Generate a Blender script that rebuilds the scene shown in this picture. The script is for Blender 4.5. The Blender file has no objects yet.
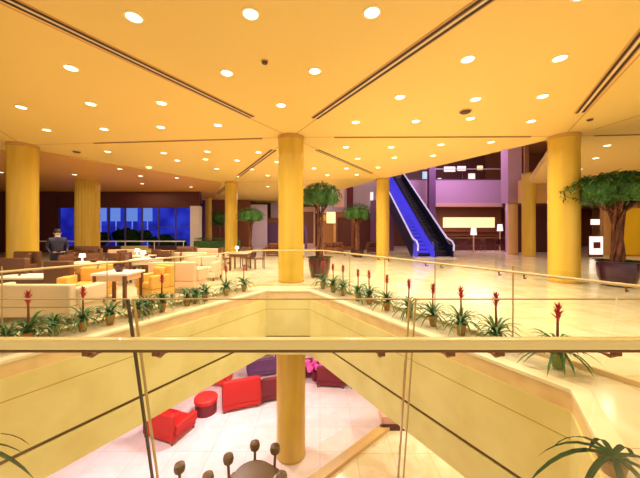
import bpy, bmesh, math, random
from mathutils import Vector, Matrix
random.seed(7)
PI = math.pi
scene = bpy.context.scene
COL = scene.collection
EYE = 1.65          # camera height above the upper floor
CEIL = 4.72         # main ceiling
LOW = -5.65         # lower lobby floor
SOF = -1.76         # underside of the gallery slab

# ------------------------------------------------------------------ materials
def mat(name, col, rough=.5, metal=0., emit=None, es=0., noise=None, spec=.5, coat=0.):
    m = bpy.data.materials.new(name); m.use_nodes = True
    nt = m.node_tree; b = nt.nodes['Principled BSDF']
    b.inputs['Base Color'].default_value = (*col, 1)
    b.inputs['Roughness'].default_value = rough
    b.inputs['Metallic'].default_value = metal
    b.inputs['Specular IOR Level'].default_value = spec
    b.inputs['Coat Weight'].default_value = coat
    if emit:
        b.inputs['Emission Color'].default_value = (*emit, 1)
        b.inputs['Emission Strength'].default_value = es
    if noise:
        scale, col2, lo, hi = noise[:4]
        tc = nt.nodes.new('ShaderNodeTexCoord'); n = nt.nodes.new('ShaderNodeTexNoise')
        mp = nt.nodes.new('ShaderNodeMapping')
        if len(noise) > 4: mp.inputs['Scale'].default_value = noise[4]
        r = nt.nodes.new('ShaderNodeValToRGB')
        n.inputs['Scale'].default_value = scale; n.inputs['Detail'].default_value = 6
        r.color_ramp.elements[0].position = lo; r.color_ramp.elements[0].color = (*col, 1)
        r.color_ramp.elements[1].position = hi; r.color_ramp.elements[1].color = (*col2, 1)
        L = nt.links.new
        L(tc.outputs['Object'], mp.inputs['Vector']); L(mp.outputs['Vector'], n.inputs['Vector'])
        L(n.outputs['Fac'], r.inputs['Fac']); L(r.outputs['Color'], b.inputs['Base Color'])
    return m

def tile_mat(name, c1, c2, joint, w, h, rough, nscale=1.4):
    m = bpy.data.materials.new(name); m.use_nodes = True
    nt = m.node_tree; b = nt.nodes['Principled BSDF']; L = nt.links.new
    tc = nt.nodes.new('ShaderNodeTexCoord')
    n = nt.nodes.new('ShaderNodeTexNoise'); n.inputs['Scale'].default_value = nscale; n.inputs['Detail'].default_value = 8
    n.inputs['Distortion'].default_value = 1.2
    r = nt.nodes.new('ShaderNodeValToRGB')
    r.color_ramp.elements[0].position = .35; r.color_ramp.elements[0].color = (*c1, 1)
    r.color_ramp.elements[1].position = .68; r.color_ramp.elements[1].color = (*c2, 1)
    br = nt.nodes.new('ShaderNodeTexBrick'); br.offset = 0
    br.inputs['Color1'].default_value = (1, 1, 1, 1); br.inputs['Color2'].default_value = (.95, .95, .94, 1)
    br.inputs['Mortar'].default_value = (*joint, 1); br.inputs['Mortar Size'].default_value = .006
    br.inputs['Scale'].default_value = 1; br.inputs['Brick Width'].default_value = w; br.inputs['Row Height'].default_value = h
    mx = nt.nodes.new('ShaderNodeMixRGB'); mx.blend_type = 'MULTIPLY'; mx.inputs['Fac'].default_value = 1
    L(tc.outputs['Object'], n.inputs['Vector']); L(tc.outputs['Object'], br.inputs['Vector'])
    L(n.outputs['Fac'], r.inputs['Fac']); L(r.outputs['Color'], mx.inputs['Color1']); L(br.outputs['Color'], mx.inputs['Color2'])
    L(mx.outputs['Color'], b.inputs['Base Color']); b.inputs['Roughness'].default_value = rough
    return m

def glass_mat(name, tint, gloss=.08):
    m = bpy.data.materials.new(name); m.use_nodes = True
    nt = m.node_tree; nt.nodes.clear(); L = nt.links.new
    o = nt.nodes.new('ShaderNodeOutputMaterial'); t = nt.nodes.new('ShaderNodeBsdfTransparent')
    g = nt.nodes.new('ShaderNodeBsdfGlossy'); g.inputs['Roughness'].default_value = .02
    mx = nt.nodes.new('ShaderNodeMixShader'); fr = nt.nodes.new('ShaderNodeLayerWeight'); fr.inputs['Blend'].default_value = .12
    ma = nt.nodes.new('ShaderNodeMath'); ma.operation = 'MULTIPLY'; ma.inputs[1].default_value = gloss / .12
    ma.use_clamp = True
    t.inputs['Color'].default_value = (*tint, 1); g.inputs['Color'].default_value = (1, 1, 1, 1)
    L(fr.outputs['Fresnel'], ma.inputs[0]); L(ma.outputs[0], mx.inputs['Fac'])
    L(t.outputs[0], mx.inputs[1]); L(g.outputs[0], mx.inputs[2]); L(mx.outputs[0], o.inputs['Surface'])
    return m

M = {}
M['ceil'] = mat('ceiling_paint', (.92, .66, .21), .6)
M['ceil_brown_dim'] = mat('ceiling_lounge', (.78, .40, .11), .5)  # brown base colour stands in for dimmer light at the lounge end
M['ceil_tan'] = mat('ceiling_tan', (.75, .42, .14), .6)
M['floor'] = tile_mat('floor_marble', (.80, .68, .43), (.94, .86, .66), (.68, .56, .36), 1.1, 1.1, .15)
M['lowfloor'] = tile_mat('lower_marble', (.86, .72, .76), (.92, .82, .90), (.7, .6, .55), 1.2, 1.2, .12)
M['coping'] = mat('coping_stone', (.93, .84, .62), .3, noise=(3, (.88, .76, .5), .4, .65))
M['tan'] = mat('tan_stone', (.84, .64, .34), .4, noise=(4, (.76, .54, .26), .4, .65))
M['coppertan'] = mat('terrace_coping_stone', (.66, .42, .16), .4)
M['fascia'] = mat('fascia_marble', (.86, .79, .38), .28, noise=(1.3, (.76, .67, .28), .4, .65))
M['groove'] = mat('bronze_groove', (.13, .06, .012), .4)
M['joint'] = mat('stone_joint', (.5, .36, .1), .5)
M['column'] = mat('column_gold', (.74, .50, .07), .25, noise=(2.2, (.62, .40, .05), .4, .66, (1, 1, .08)))
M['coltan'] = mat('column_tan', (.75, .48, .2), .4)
M['capital'] = mat('column_capital', (.58, .32, .07), .4)
M['slot'] = mat('slot_dark', (.035, .012, .006), .6)
M['slotframe'] = mat('slot_frame', (.68, .36, .12), .5)
M['slotwhite'] = mat('slot_white', (.9, .75, .5), .5)
M['lens'] = mat('lamp_lens', (1, 1, 1), .4, emit=(1, .93, .72), es=9)
M['ringm'] = mat('lamp_ring', (.95, .8, .45), .3)
M['darkbrown'] = mat('dark_brown', (.07, .025, .012), .4)
M['glass'] = glass_mat('clear_glass', (.985, .985, .95), .05)
M['glassfar'] = glass_mat('balustrade_glass', (.97, .98, .94), .06)
M['brass'] = mat('handrail_gold', (.98, .86, .44), .25, metal=.0, coat=.4)
M['railfar'] = mat('slim_rail_gold', (.72, .54, .26), .35)
M['bronze'] = mat('bronze', (.22, .09, .03), .35, metal=.3)
M['edge_dark'] = mat('glass_edge_dark', (.06, .035, .02), .3)
M['edge_tan'] = mat('glass_edge_tan', (.50, .36, .14), .3)
M['leaf'] = mat('leaf_green', (.02, .09, .025), .45, noise=(9, (.07, .20, .045), .35, .7))
M['leafdark'] = mat('leaf_dark', (.008, .03, .012), .85, spec=.1, noise=(6, (.03, .08, .015), .35, .7))
M['treeleaf'] = mat('tree_leaf', (.012, .07, .012), .55, noise=(5, (.055, .17, .015), .35, .7))
M['spike'] = mat('spike_red', (.50, .035, .04), .45)
M['stem'] = mat('stem_dark', (.16, .05, .02), .5)
M['pot'] = mat('pot_ochre', (.40, .22, .05), .4, noise=(8, (.25, .13, .03), .4, .6))
M['potgreen'] = mat('pot_green', (.22, .26, .06), .4)
M['potpurple'] = mat('pot_plum', (.055, .010, .045), .2, coat=.5)
M['potred'] = mat('pot_maroon', (.075, .014, .02), .25, coat=.4)
M['trunk'] = mat('trunk', (.24, .08, .045), .7, noise=(14, (.09, .025, .012), .35, .6, (1, 1, .3)))
M['soil'] = mat('soil', (.05, .025, .01), .9)
M['white'] = mat('white_cloth', (.93, .86, .82), .7)
M['cream'] = mat('cream_upholstery', (.84, .65, .49), .8)
M['pink'] = mat('pink_upholstery', (.86, .58, .42), .8)
M['amber'] = mat('amber_upholstery', (.90, .50, .12), .8)
M['wood'] = mat('dark_wood', (.16, .06, .025), .4)
M['chairwood'] = mat('bronze_brown_wood', (.13, .075, .022), .45)
M['midwood'] = mat('mid_wood', (.35, .15, .05), .4)
M['red'] = mat('red_upholstery', (.55, .010, .010), .6)
M['olive'] = mat('olive_upholstery', (.34, .27, .10), .8)
M['brown'] = mat('brown_upholstery', (.22, .10, .05), .8)
M['redseat'] = mat('red_seat', (.75, .03, .025), .6)
M['crimson'] = mat('crimson_dark', (.17, .008, .022), .6)
M['magenta'] = mat('magenta', (.85, .12, .55), .6)
M['suit'] = mat('suit_cloth', (.02, .02, .06), .7)
M['skin'] = mat('skin', (.62, .32, .2), .6)
M['hair'] = mat('hair', (.02, .01, .01), .6)
M['purple'] = mat('purple_wall', (.58, .34, .58), .5)  # purple lighting on the balcony is put into this base colour
M['purpledark'] = mat('purple_dark', (.14, .05, .16), .5)
M['lilac'] = mat('lilac_wall', (.62, .50, .68), .6)
M['pinkband'] = mat('pink_band', (.80, .46, .40), .5)
M['maroon'] = mat('maroon_wall', (.10, .02, .02), .5)
M['shopwood'] = mat('shop_wood', (.22, .07, .03), .5)
M['bluelit'] = mat('blue_lit', (.05, .05, .5), .4, emit=(.07, .05, .75), es=1.5)
M['navy'] = mat('navy', (.012, .012, .06), .35)
M['railwhite'] = mat('lit_rail', (.6, .6, .9), .3, emit=(.6, .58, 1), es=1.2)
M['frame'] = mat('window_frame', (.07, .06, .2), .4)
M['litwarm'] = mat('lit_warm', (1, .8, .4), .5, emit=(1, .74, .32), es=2.6)
M['litwhite'] = mat('lit_white', (1, .9, .85), .5, emit=(1, .86, .82), es=2.4)
M['litblue'] = mat('lit_blue', (.6, .8, 1), .5, emit=(.35, .6, .8), es=1.8)
M['tanwall'] = mat('tan_wall', (.66, .38, .14), .6)
M['yellow'] = mat('yellow_wall', (.92, .55, .01), .5)
M['greywhite'] = mat('white_post', (.75, .68, .70), .5)
M['grass'] = mat('hedge', (.06, .12, .03), .8)

def night_mat():
    m = bpy.data.materials.new('night_sky_screen'); m.use_nodes = True
    nt = m.node_tree; nt.nodes.clear(); L = nt.links.new
    o = nt.nodes.new('ShaderNodeOutputMaterial'); e = nt.nodes.new('ShaderNodeEmission')
    tc = nt.nodes.new('ShaderNodeTexCoord'); n = nt.nodes.new('ShaderNodeTexNoise'); n.inputs['Scale'].default_value = .45
    r = nt.nodes.new('ShaderNodeValToRGB')
    r.color_ramp.elements[0].position = .35; r.color_ramp.elements[0].color = (.012, .014, .42, 1)
    r.color_ramp.elements[1].position = .65; r.color_ramp.elements[1].color = (.04, .07, .95, 1)
    L(tc.outputs['Object'], n.inputs['Vector']); L(n.outputs['Fac'], r.inputs['Fac'])
    L(r.outputs['Color'], e.inputs['Color']); e.inputs['Strength'].default_value = 1.7
    L(e.outputs[0], o.inputs['Surface']); return m
M['night'] = night_mat()
M['skyblue'] = mat('lit_blue_pane', (.1, .2, .6), .4, emit=(.16, .30, .95), es=1.9)

# ------------------------------------------------------------------ mesh helpers
class MB:
    def __init__(s): s.bm = bmesh.new()
    def box(s, x0, x1, y0, y1, z0, z1, bevel=0, rot=0, c=None, seg=2):
        b = bmesh.new(); bmesh.ops.create_cube(b, size=1)
        sx, sy, sz = x1-x0, y1-y0, z1-z0
        for v in b.verts: v.co = Vector((v.co.x*sx, v.co.y*sy, v.co.z*sz))
        if bevel: bmesh.ops.bevel(b, geom=b.edges[:], offset=min(bevel, .49*min(sx, sy, sz)), segments=seg, affect='EDGES', profile=.6)
        mid = Vector(((x0+x1)/2, (y0+y1)/2, (z0+z1)/2))
        for v in b.verts: v.co += mid
        if rot:
            piv = Vector(c) if c else mid
            R_ = Matrix.Rotation(rot, 4, 'Z')
            for v in b.verts: v.co = R_ @ (v.co-piv) + piv
        s._merge(b); return s
    def _merge(s, b):
        me = bpy.data.meshes.new('t'); b.to_mesh(me); b.free(); s.bm.from_mesh(me); bpy.data.meshes.remove(me)
    def lathe(s, prof, x=0, y=0, z=0, n=20, cap=True):
        rings = []
        for r, h in prof:
            rings.append([s.bm.verts.new((x+r*math.cos(2*PI*k/n), y+r*math.sin(2*PI*k/n), z+h)) for k in range(n)])
        for a, b in zip(rings, rings[1:]):
            for k in range(n): s.bm.faces.new((a[k], a[(k+1) % n], b[(k+1) % n], b[k]))
        if cap:
            s.bm.faces.new(rings[0][::-1]); s.bm.faces.new(rings[-1])
        return s
    def tube(s, pts, r, n=8):
        pts = [Vector(p) for p in pts]; rr = r if isinstance(r, (list, tuple)) else [r]*len(pts)
        rings = []
        for i, p in enumerate(pts):
            d = (pts[min(i+1, len(pts)-1)] - pts[max(i-1, 0)]).normalized()
            up = Vector((0, 0, 1)) if abs(d.z) < .9 else Vector((1, 0, 0))
            a = d.cross(up).normalized(); b = a.cross(d)
            rings.append([s.bm.verts.new(p + (a*math.cos(2*PI*k/n)+b*math.sin(2*PI*k/n))*rr[i]) for k in range(n)])
        for a, b in zip(rings, rings[1:]):
            for k in range(n): s.bm.faces.new((a[k], a[(k+1) % n], b[(k+1) % n], b[k]))
        s.bm.faces.new(rings[0][::-1]); s.bm.faces.new(rings[-1]); return s
    def beam(s, p, q, w, h, z_up=True):
        """rectangular bar from p to q: w across, h upward"""
        p, q = Vector(p), Vector(q); d = (q-p).normalized()
        a = d.cross(Vector((0, 0, 1))).normalized()*w/2; b = a.cross(d).normalized()*h/2
        v = [s.bm.verts.new(t+e) for t in (p, q) for e in (-a-b, a-b, a+b, -a+b)]
        for f in ((0, 1, 2, 3), (7, 6, 5, 4), (0, 4, 5, 1), (1, 5, 6, 2), (2, 6, 7, 3), (3, 7, 4, 0)): s.bm.faces.new([v[i] for i in f])
        return s
    def quad(s, *p): s.bm.faces.new([s.bm.verts.new(q) for q in p]); return s
    def prism(s, poly, z0, z1):
        a = [s.bm.verts.new((x, y, z0)) for x, y in poly]; b = [s.bm.verts.new((x, y, z1)) for x, y in poly]; n = len(poly)
        for k in range(n): s.bm.faces.new((a[k], a[(k+1) % n], b[(k+1) % n], b[k]))
        s.bm.faces.new(a[::-1]); s.bm.faces.new(b); return s
    def ell(s, c, r, sub=2, jit=0, seed=0):
        rnd = random.Random(seed); b = bmesh.new(); bmesh.ops.create_icosphere(b, subdivisions=sub, radius=1)
        for v in b.verts:
            k = 1+rnd.uniform(-jit, jit); v.co = Vector((v.co.x*r[0]*k+c[0], v.co.y*r[1]*k+c[1], v.co.z*r[2]*k+c[2]))
        s._merge(b); return s
    def leaf(s, base, d, L, w, droop, n=4, up=.6):
        """arching strap leaf with a mid fold"""
        base = Vector(base); d = Vector(d).normalized(); side = Vector((-d.y, d.x, 0)).normalized()
        prev = None
        for i in range(n+1):
            t = i/n
            p = base + d*(L*t) + Vector((0, 0, up*L*t - droop*L*t*t))
            ww = w*(.55+.9*t)*(1-t)**.6 if t < 1 else 0
            cur = [s.bm.verts.new(p-side*ww/2+Vector((0, 0, ww*.15))), s.bm.verts.new(p), s.bm.verts.new(p+side*ww/2+Vector((0, 0, ww*.15)))]
            if prev:
                s.bm.faces.new((prev[0], prev[1], cur[1], cur[0])); s.bm.faces.new((prev[1], prev[2], cur[2], cur[1]))
            prev = cur
        return s
    def build(s, name, m, parent=None, smooth=False):
        bmesh.ops.recalc_face_normals(s.bm, faces=s.bm.faces[:])
        me = bpy.data.meshes.new(name); s.bm.to_mesh(me); s.bm.free()
        me.materials.append(m if not isinstance(m, str) else M[m])
        if smooth:
            for p in me.polygons: p.use_smooth = True
            try: me.set_sharp_from_angle(angle=math.radians(40))
            except Exception: pass
        o = bpy.data.objects.new(name, me); COL.objects.link(o)
        if parent: o.parent = parent
        return o

def empty(name, loc, label, cat, group=None, rz=0, kind=None):
    o = bpy.data.objects.new(name, None); COL.objects.link(o)
    o.location = loc; o.rotation_euler = (0, 0, rz); o.empty_display_size = .1
    tag(o, label, cat, group, kind); return o
def tag(o, label=None, cat=None, group=None, kind=None):
    if label: o['label'] = label
    if cat: o['category'] = cat
    if group: o['group'] = group
    if kind: o['kind'] = kind
    return o
def struct(o): o['kind'] = 'structure'; return o
def dup(root, loc, rz, label, group=None, scale=1, name=None):
    r = root.copy(); COL.objects.link(r); r.location = loc; r.rotation_euler = (0, 0, rz); r.scale = (scale,)*3
    r['label'] = label
    if group: r['group'] = group
    for ch in list(root.children):
        c = ch.copy(); COL.objects.link(c); c.parent = r
        for g in list(ch.children):
            e = g.copy(); COL.objects.link(e); e.parent = c
    return r
ORD = ['first', 'second', 'third', 'fourth', 'fifth', 'sixth', 'seventh', 'eighth', 'ninth', 'tenth', 'eleventh', 'twelfth', 'thirteenth', 'fourteenth', 'fifteenth', 'sixteenth']

# ------------------------------------------------------------------ the void in the gallery floor
T3 = math.tan(PI/6)
VOID = [(-3.735, 1.9), (1.955, 1.9), (2.59, 3.0), (4.32-T3*8.0, 8.0), (-6.1+T3*8.0, 8.0), (-4.37, 3.0)]   # counter-clockwise
def offset(poly, d):
    """grow a convex ccw polygon outward by d"""
    n = len(poly); out = []
    for i in range(n):
        p0, p1, p2 = Vector(poly[i-1]), Vector(poly[i]), Vector(poly[(i+1) % n])
        e1, e2 = (p1-p0).normalized(), (p2-p1).normalized()
        n1, n2 = Vector((e1.y, -e1.x)), Vector((e2.y, -e2.x))
        k = d/(1+n1.dot(n2)); out.append(tuple(p1+(n1+n2)*k))
    return out
def ring(mb, d0, d1, z0, z1):
    A, B = offset(VOID, d0), offset(VOID, d1); n = len(A)
    V = [[mb.bm.verts.new((x, y, z)) for x, y in P] for P, z in ((A, z0), (A, z1), (B, z1), (B, z0))]
    for j in range(4):
        a, b = V[j], V[(j+1) % 4]
        for k in range(n): mb.bm.faces.new((a[k], a[(k+1) % n], b[(k+1) % n], b[k]))
    return mb
def plate_with_hole(outer, hole, z):
    mb = MB(); bm = mb.bm; ed = []
    for P in (outer, hole):
        vs = [bm.verts.new((x, y, z)) for x, y in P]
        for k in range(len(vs)): ed.append(bm.edges.new((vs[k], vs[(k+1) % len(vs)])))
    bmesh.ops.triangle_fill(bm, edges=ed, use_beauty=True); return mb
OUT = [(-30, -4), (30, -4), (30, 34), (-30, 34)]
fl = struct(plate_with_hole(OUT, offset(VOID, .17), 0).build('floor', 'floor'))
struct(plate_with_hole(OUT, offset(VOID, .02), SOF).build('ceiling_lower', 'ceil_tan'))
struct(ring(MB(), 0, .17, -.03, .012).build('trim_1', 'coping'))
struct(ring(MB(), .015, .16, -.22, -.03).build('trim_2', 'tan'))
w = MB(); ring(w, 0, .15, -.50, -.22); ring(w, 0, .15, -1.24, -.515); ring(w, 0, .15, SOF, -1.30)
struct(w.build('wall_void', 'fascia'))
struct(ring(MB(), .006, .14, -.515, -.50).build('trim_3', 'joint'))
struct(ring(MB(), .03, .14, -1.30, -1.24).build('trim_4', 'groove'))

# ------------------------------------------------------------------ main ceiling (triangular bays)
A_, B_, C_ = (-.95, 9.5), (-10.6, 10.35), (7.9, 9.4)
E_, F_, G_, H_, I_ = (3.7, 17.1), (-5.6, 18.3), (-14.1, 17.6), (13.6, 18.9), (-10.15, 26.4)
J_ = (-.6, 26.0)
mc = MB()
mc.prism([(-30, -4), (30, -4), (30, 18.9), H_, C_, E_, J_, (-.6, 32), (-9.6, 32), (-9.6, 26.4), (-6.2, 18.4), (-10.9, 10.9), (-30, 12)], CEIL, CEIL+.35)
struct(mc.build('ceiling', 'ceil'))
struct(MB().prism([(-30, 12), (-10.9, 10.9), (-6.2, 18.4), (-9.6, 26.4), (-9.6, 32), (-30, 32)], CEIL-.03, CEIL+.3).build('ceiling_lounge', 'ceil_brown_dim'))
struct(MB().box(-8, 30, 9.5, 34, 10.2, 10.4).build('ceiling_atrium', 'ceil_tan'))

def ceil_line(p, q, w_, m, name, zt=.012):
    mb = MB(); mb.beam((p[0], p[1], CEIL-zt/2+.004), (q[0], q[1], CEIL-zt/2+.004), w_, zt); return struct(mb.build(name, m))
def toward(p, q, t): return (p[0]+(q[0]-p[0])*t, p[1]+(q[1]-p[1])*t)
def unit(p, q): d = Vector((q[0]-p[0], q[1]-p[1])); return d.normalized()
R0a = (-5.75, 1.5); R0b = (3.55, 1.3)
ti = 5
for p, q in ((A_, B_), (A_, C_), (A_, R0a), (A_, R0b), (A_, E_), (A_, F_), (C_, R0b), (F_, I_), (F_, E_), (C_, (17.2, 8.6)), (B_, R0a)):
    u = unit(p, q)
    ceil_line((p[0]+u.x*.4, p[1]+u.y*.4), (q[0]-u.x*.4, q[1]-u.y*.4), .035, 'slotframe', 'trim_%d' % ti, .008); ti += 1
ceil_line((8.3, 8.75), (8.6, 7.0), .05, 'slotframe', 'trim_%d' % ti, .008)

def diffuser(p, q, width, label, single=False):
    u = unit(p, q); n = Vector((-u.y, u.x))
    root = empty('linear_diffuser', (p[0], p[1], CEIL), label, 'air diffuser', 'linear air diffusers in the ceiling')
    L = (Vector(q)-Vector(p)).length
    def bar(off, w_, zt, m, nm):
        a = n*off; z = -zt/2
        MB().beam((a.x, a.y, z), (a.x+u.x*L, a.y+u.y*L, z), w_, zt).build(nm, m, root)
    if single:
        bar(0, width, .014, 'slotframe', 'frame'); bar(0, width*.6, .02, 'slot', 'slot'); return
    bar(0, width, .012, 'slotframe', 'frame')
    bar(-width*.26, width*.20, .02, 'slot', 'slot'); bar(width*.26, width*.20, .02, 'slot', 'slot')
    bar(0, width*.14, .024, 'slotwhite', 'blade')
diffuser((-.14, 7.88), (2.62, 3.1), .24, 'long double-slot diffuser running from centre column up to the right')
diffuser((-1.83, 7.80), (-4.45, 3.3), .22, 'long double-slot diffuser running from centre column up to the left')
diffuser((6.72, 7.5), (4.75, 4.0), .24, 'double-slot diffuser at the upper right corner near the right column')
diffuser((-1.75, 10.95), (-4.6, 16.3), .26, 'short diffuser between centre column and the slim column left of it')
diffuser((-.1, 10.95), (2.75, 15.4), .2, 'short diffuser between centre column and the column by the escalators')
diffuser((-5.95, 19.0), (-8.6, 24.2), .3, 'far diffuser running into the lounge behind the slim column')
diffuser(toward(A_, B_, .10), toward(A_, B_, .72), .1, 'thin cross slot left of the centre column', True)
diffuser(toward(A_, C_, .16), toward(A_, C_, .88), .1, 'thin cross slot right of the centre column', True)
diffuser(toward(C_, (17.2, 8.6), .1), toward(C_, (17.2, 8.6), .6), .1, 'thin cross slot right of the right column', True)

# downlights
def make_light():
    r = empty('recessed_downlight', (0, 0, CEIL), '', 'ceiling light', None)
    MB().lathe([(.10, 0), (.135, 0), (.135, -.008), (.105, -.014), (.10, -.004)], n=20, cap=False).build('trim_ring', 'ringm', r, True)
    MB().lathe([(.10, .0), (.10, -.008), (.05, -.012)], n=20).build('lens', 'lens', r)
    return r
rows = [
 ('nearest row', [(-2.67, 4.16), (-.98, 4.1), (.73, 4.07), (3.4, 3.75)]),
 ('second row', [(-4.69, 5.46), (-1.81, 5.63), (-.10, 5.56), (2.64, 5.18), (4.26, 5.15)]),
 ('third row', [(-7.4, 7.18), (-5.53, 7.0), (-3.8, 6.95), (-.95, 7.07), (1.83, 6.64), (3.62, 6.75), (5.07, 6.6)]),
 ('fourth row', [(-8.3, 8.8), (-6.5, 8.73), (-4.7, 8.56), (-2.96, 8.4), (1.01, 8.17), (2.68, 8.1), (4.1, 7.9), (5.9, 8.1)]),
 ('row just behind the cross slot', [(-8.2, 11.2), (-6.15, 11.4), (-4.35, 11.2), (-2.4, 11.3), (.95, 10.6), (2.6, 10.6), (4.3, 10.3), (5.9, 10.0), (10.3, 10.4), (12.6, 9.8)]),
 ('second row behind the cross slot', [(-6.2, 12.6), (-4.9, 12.4), (-3.6, 12.6), (-1.9, 12.9), (1.6, 12.3), (3.1, 12.1), (4.6, 11.8), (11.6, 12.2), (15.4, 13.2), (18.5, 15.5), (21.8, 16.8)]),  # last three are added out of view to brighten the right side
 ('third row behind the cross slot', [(-5.1, 14.3), (-3.4, 14.4), (-.3, 14.2), (1.3, 14.2), (2.8, 14.0), (12.9, 14.4)]),
 ('far row near the slim columns', [(-4.6, 16.2), (-2.9, 16.0), (-1.2, 15.9), (.4, 15.9), (2.0, 15.8), (-3.6, 20), (-1.2, 20.5)]),
 ('brown lounge ceiling row', [(-12.7, 12.6), (-9.8, 14.2), (-8.2, 13.9), (-13.2, 15.6), (-9.9, 16.0), (-8.2, 16.6), (-16.5, 15), (-11.4, 18.6), (-8.9, 20)]),
]
proto = None; NL = 0
for rn, pts in rows:
    for i, (x, y) in enumerate(sorted(pts)):
        lab = 'glowing round downlight, %s from the left in the %s' % (ORD[i], rn)
        if rn.startswith('brown'): lab = 'glowing round downlight, %s from the left in the brown lounge ceiling' % ORD[i]
        z = CEIL-.03 if rn.startswith('brown') else CEIL
        if proto is None:
            proto = make_light(); proto.location = (x, y, z); proto['label'] = lab; proto['group'] = 'recessed ceiling downlights'
        else: dup(proto, (x, y, z), 0, lab, 'recessed ceiling downlights')
        ld = bpy.data.lights.new('downlight', 'AREA'); ld.shape = 'DISK'; ld.size = .17
        ld.energy = 40 if rn.startswith('brown') else 72; ld.color = (1, .88, .66); ld.spread = math.radians(150)
        lo = bpy.data.objects.new('downlight_lamp', ld); COL.objects.link(lo); lo.location = (x, y, z-.02); NL += 1

# ceiling speakers and detectors
for x, y, r, lab in ((-1.0, 5.24, .055, 'small dark detector between the two rows of lights above the centre'),
                     (3.72, 7.42, .13, 'dark round ceiling speaker to the left of the right column'),
                     (7.4, 7.95, .07, 'small dark detector above the right column'),
                     (-9.4, 11.2, .12, 'dark ceiling detector above the left lounge'),
                     (4.95, 3.95, .035, 'tiny sprinkler head near the upper right light')):
    d = empty('ceiling_detector', (x, y, CEIL), lab, 'ceiling detector', 'dark fittings on the ceiling')
    MB().lathe([(r*1.25, 0), (r*1.25, -.012), (r, -.02)], n=18).build('base', 'slotframe', d, True)
    MB().lathe([(r, -.02), (r*.9, -.045), (r*.4, -.055)], n=18).build('dome', 'darkbrown', d, True)

# ------------------------------------------------------------------ columns
def column(p, r, z0, z1, label, m='column', n=32, flute=False):
    c = empty('column', (p[0], p[1], z0), label, 'column')
    h = z1-z0
    mb = MB()
    if flute:
        N = 48; prof = [r*(1-.035*(k % 2)) for k in range(N)]
        for z in (0,): pass
        lo = [mb.bm.verts.new((prof[k]*math.cos(2*PI*k/N), prof[k]*math.sin(2*PI*k/N), .0)) for k in range(N)]
        hi = [mb.bm.verts.new((prof[k]*math.cos(2*PI*k/N), prof[k]*math.sin(2*PI*k/N), h)) for k in range(N)]
        for k in range(N): mb.bm.faces.new((lo[k], lo[(k+1) % N], hi[(k+1) % N], hi[k]))
    else: mb.lathe([(r, 0), (r, h-.12)], n=n)
    mb.build('shaft', m, c, not flute)
    if not flute:
        MB().lathe([(r, h-.12), (r*1.05, h-.08), (r*1.05, h-.002)], n=n).build('capital', 'capital', c, True)
        MB().lathe([(r*1.02, .013), (r*1.02, .06), (r, .065)], n=n).build('base', 'capital', c, True)
    return c
cA = column(A_, .41, 0, CEIL, 'round golden column in the centre, rising from the gallery to the ceiling')
column(A_, .47, LOW, SOF, 'round amber column seen through the void, standing in the lower lobby')
# square-cornered left column
def sqcolumn(p, r, z1, label):
    c = empty('column', (p[0], p[1], 0), label, 'column')
    MB().box(-r, r, -r, r, 0, z1-.1, .12, seg=4).build('shaft', 'column', c, True)
    MB().box(-r*1.04, r*1.04, -r*1.04, r*1.04, z1-.1, z1-.002, .1, seg=4).build('capital', 'capital', c, True)
column(B_, .42, 0, CEIL, 'broad yellow column at the left edge')
column((C_[0], C_[1]), .42, 0, CEIL, 'golden column standing right of centre beside the big planter tree')
column(E_, .38, 0, CEIL, 'slim golden column just left of the escalators')
column(F_, .38, 0, CEIL, 'slim golden column between lounge and small round tree')
column(G_, .62, 0, CEIL-.03, 'thick ribbed golden column in front of the blue windows', flute=True)
column(H_, .38, 0, 5.4, 'slim tan-gold column right of the shop bar', 'column')
column(I_, .3, 0, CEIL-.03, 'farthest thin golden column behind the lounge')
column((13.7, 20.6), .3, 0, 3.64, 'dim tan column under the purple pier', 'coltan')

# ------------------------------------------------------------------ balustrades
def balustrade(p, q, label, lean=.0, nz=1.31, rail_z=1.07, npan=5, edges=True):
    """glass sheet line from p to q on the gallery, rail on the walking side"""
    p, q = Vector(p), Vector(q); u = (q-p).normalized(); n = Vector((u.y, -u.x)); L = (q-p).length   # n points away from void
    r = empty('glass_balustrade', (p.x, p.y, 0), label, 'balustrade', 'glass balustrades around the void')
    for k in range(npan):
        a, b = u*(L*k/npan+.01), u*(L*(k+1)/npan-.01)
        mb = MB(); mb.beam((a.x, a.y, .575), (b.x, b.y, .575), .015, 1.15); mb.build('glass_panel', 'glassfar', r)
        if k: 
            MB().beam((a.x-u.x*.02, a.y-u.y*.02, .575), (a.x-u.x*.006, a.y-u.y*.006, .575), .012, 1.15).build('panel_edge', 'edge_tan', r)
        c = (a+b)/2
        for t in (.12, .88):
            c = a+(b-a)*t
            MB().tube([(c.x, c.y, 1.0), (c.x+n.x*.05, c.y+n.y*.05, 1.0), (c.x+n.x*.06, c.y+n.y*.06, rail_z-.02)], .011, 6).build('bracket', 'bronze', r)
    a = Vector((n.x*.06, n.y*.06)); b = a+u*L
    MB().tube([(a.x, a.y, rail_z), (b.x, b.y, rail_z)], .018, 10).build('handrail', 'railfar', r, True)
    MB().beam((0, 0, .03), (u.x*L, u.y*L, .03), .05, .06).build('base_channel', 'tan', r)
    return r
BO = offset(VOID, .72)
balustrade(BO[3], BO[2], 'glass balustrade with slim gold rail along the right side of the void', npan=5)
balustrade(BO[5], BO[4], 'glass balustrade with slim gold rail along the left side of the void', npan=5)
balustrade(BO[4], BO[3], 'short glass balustrade at the far end of the void before the centre column', npan=1)

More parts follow.
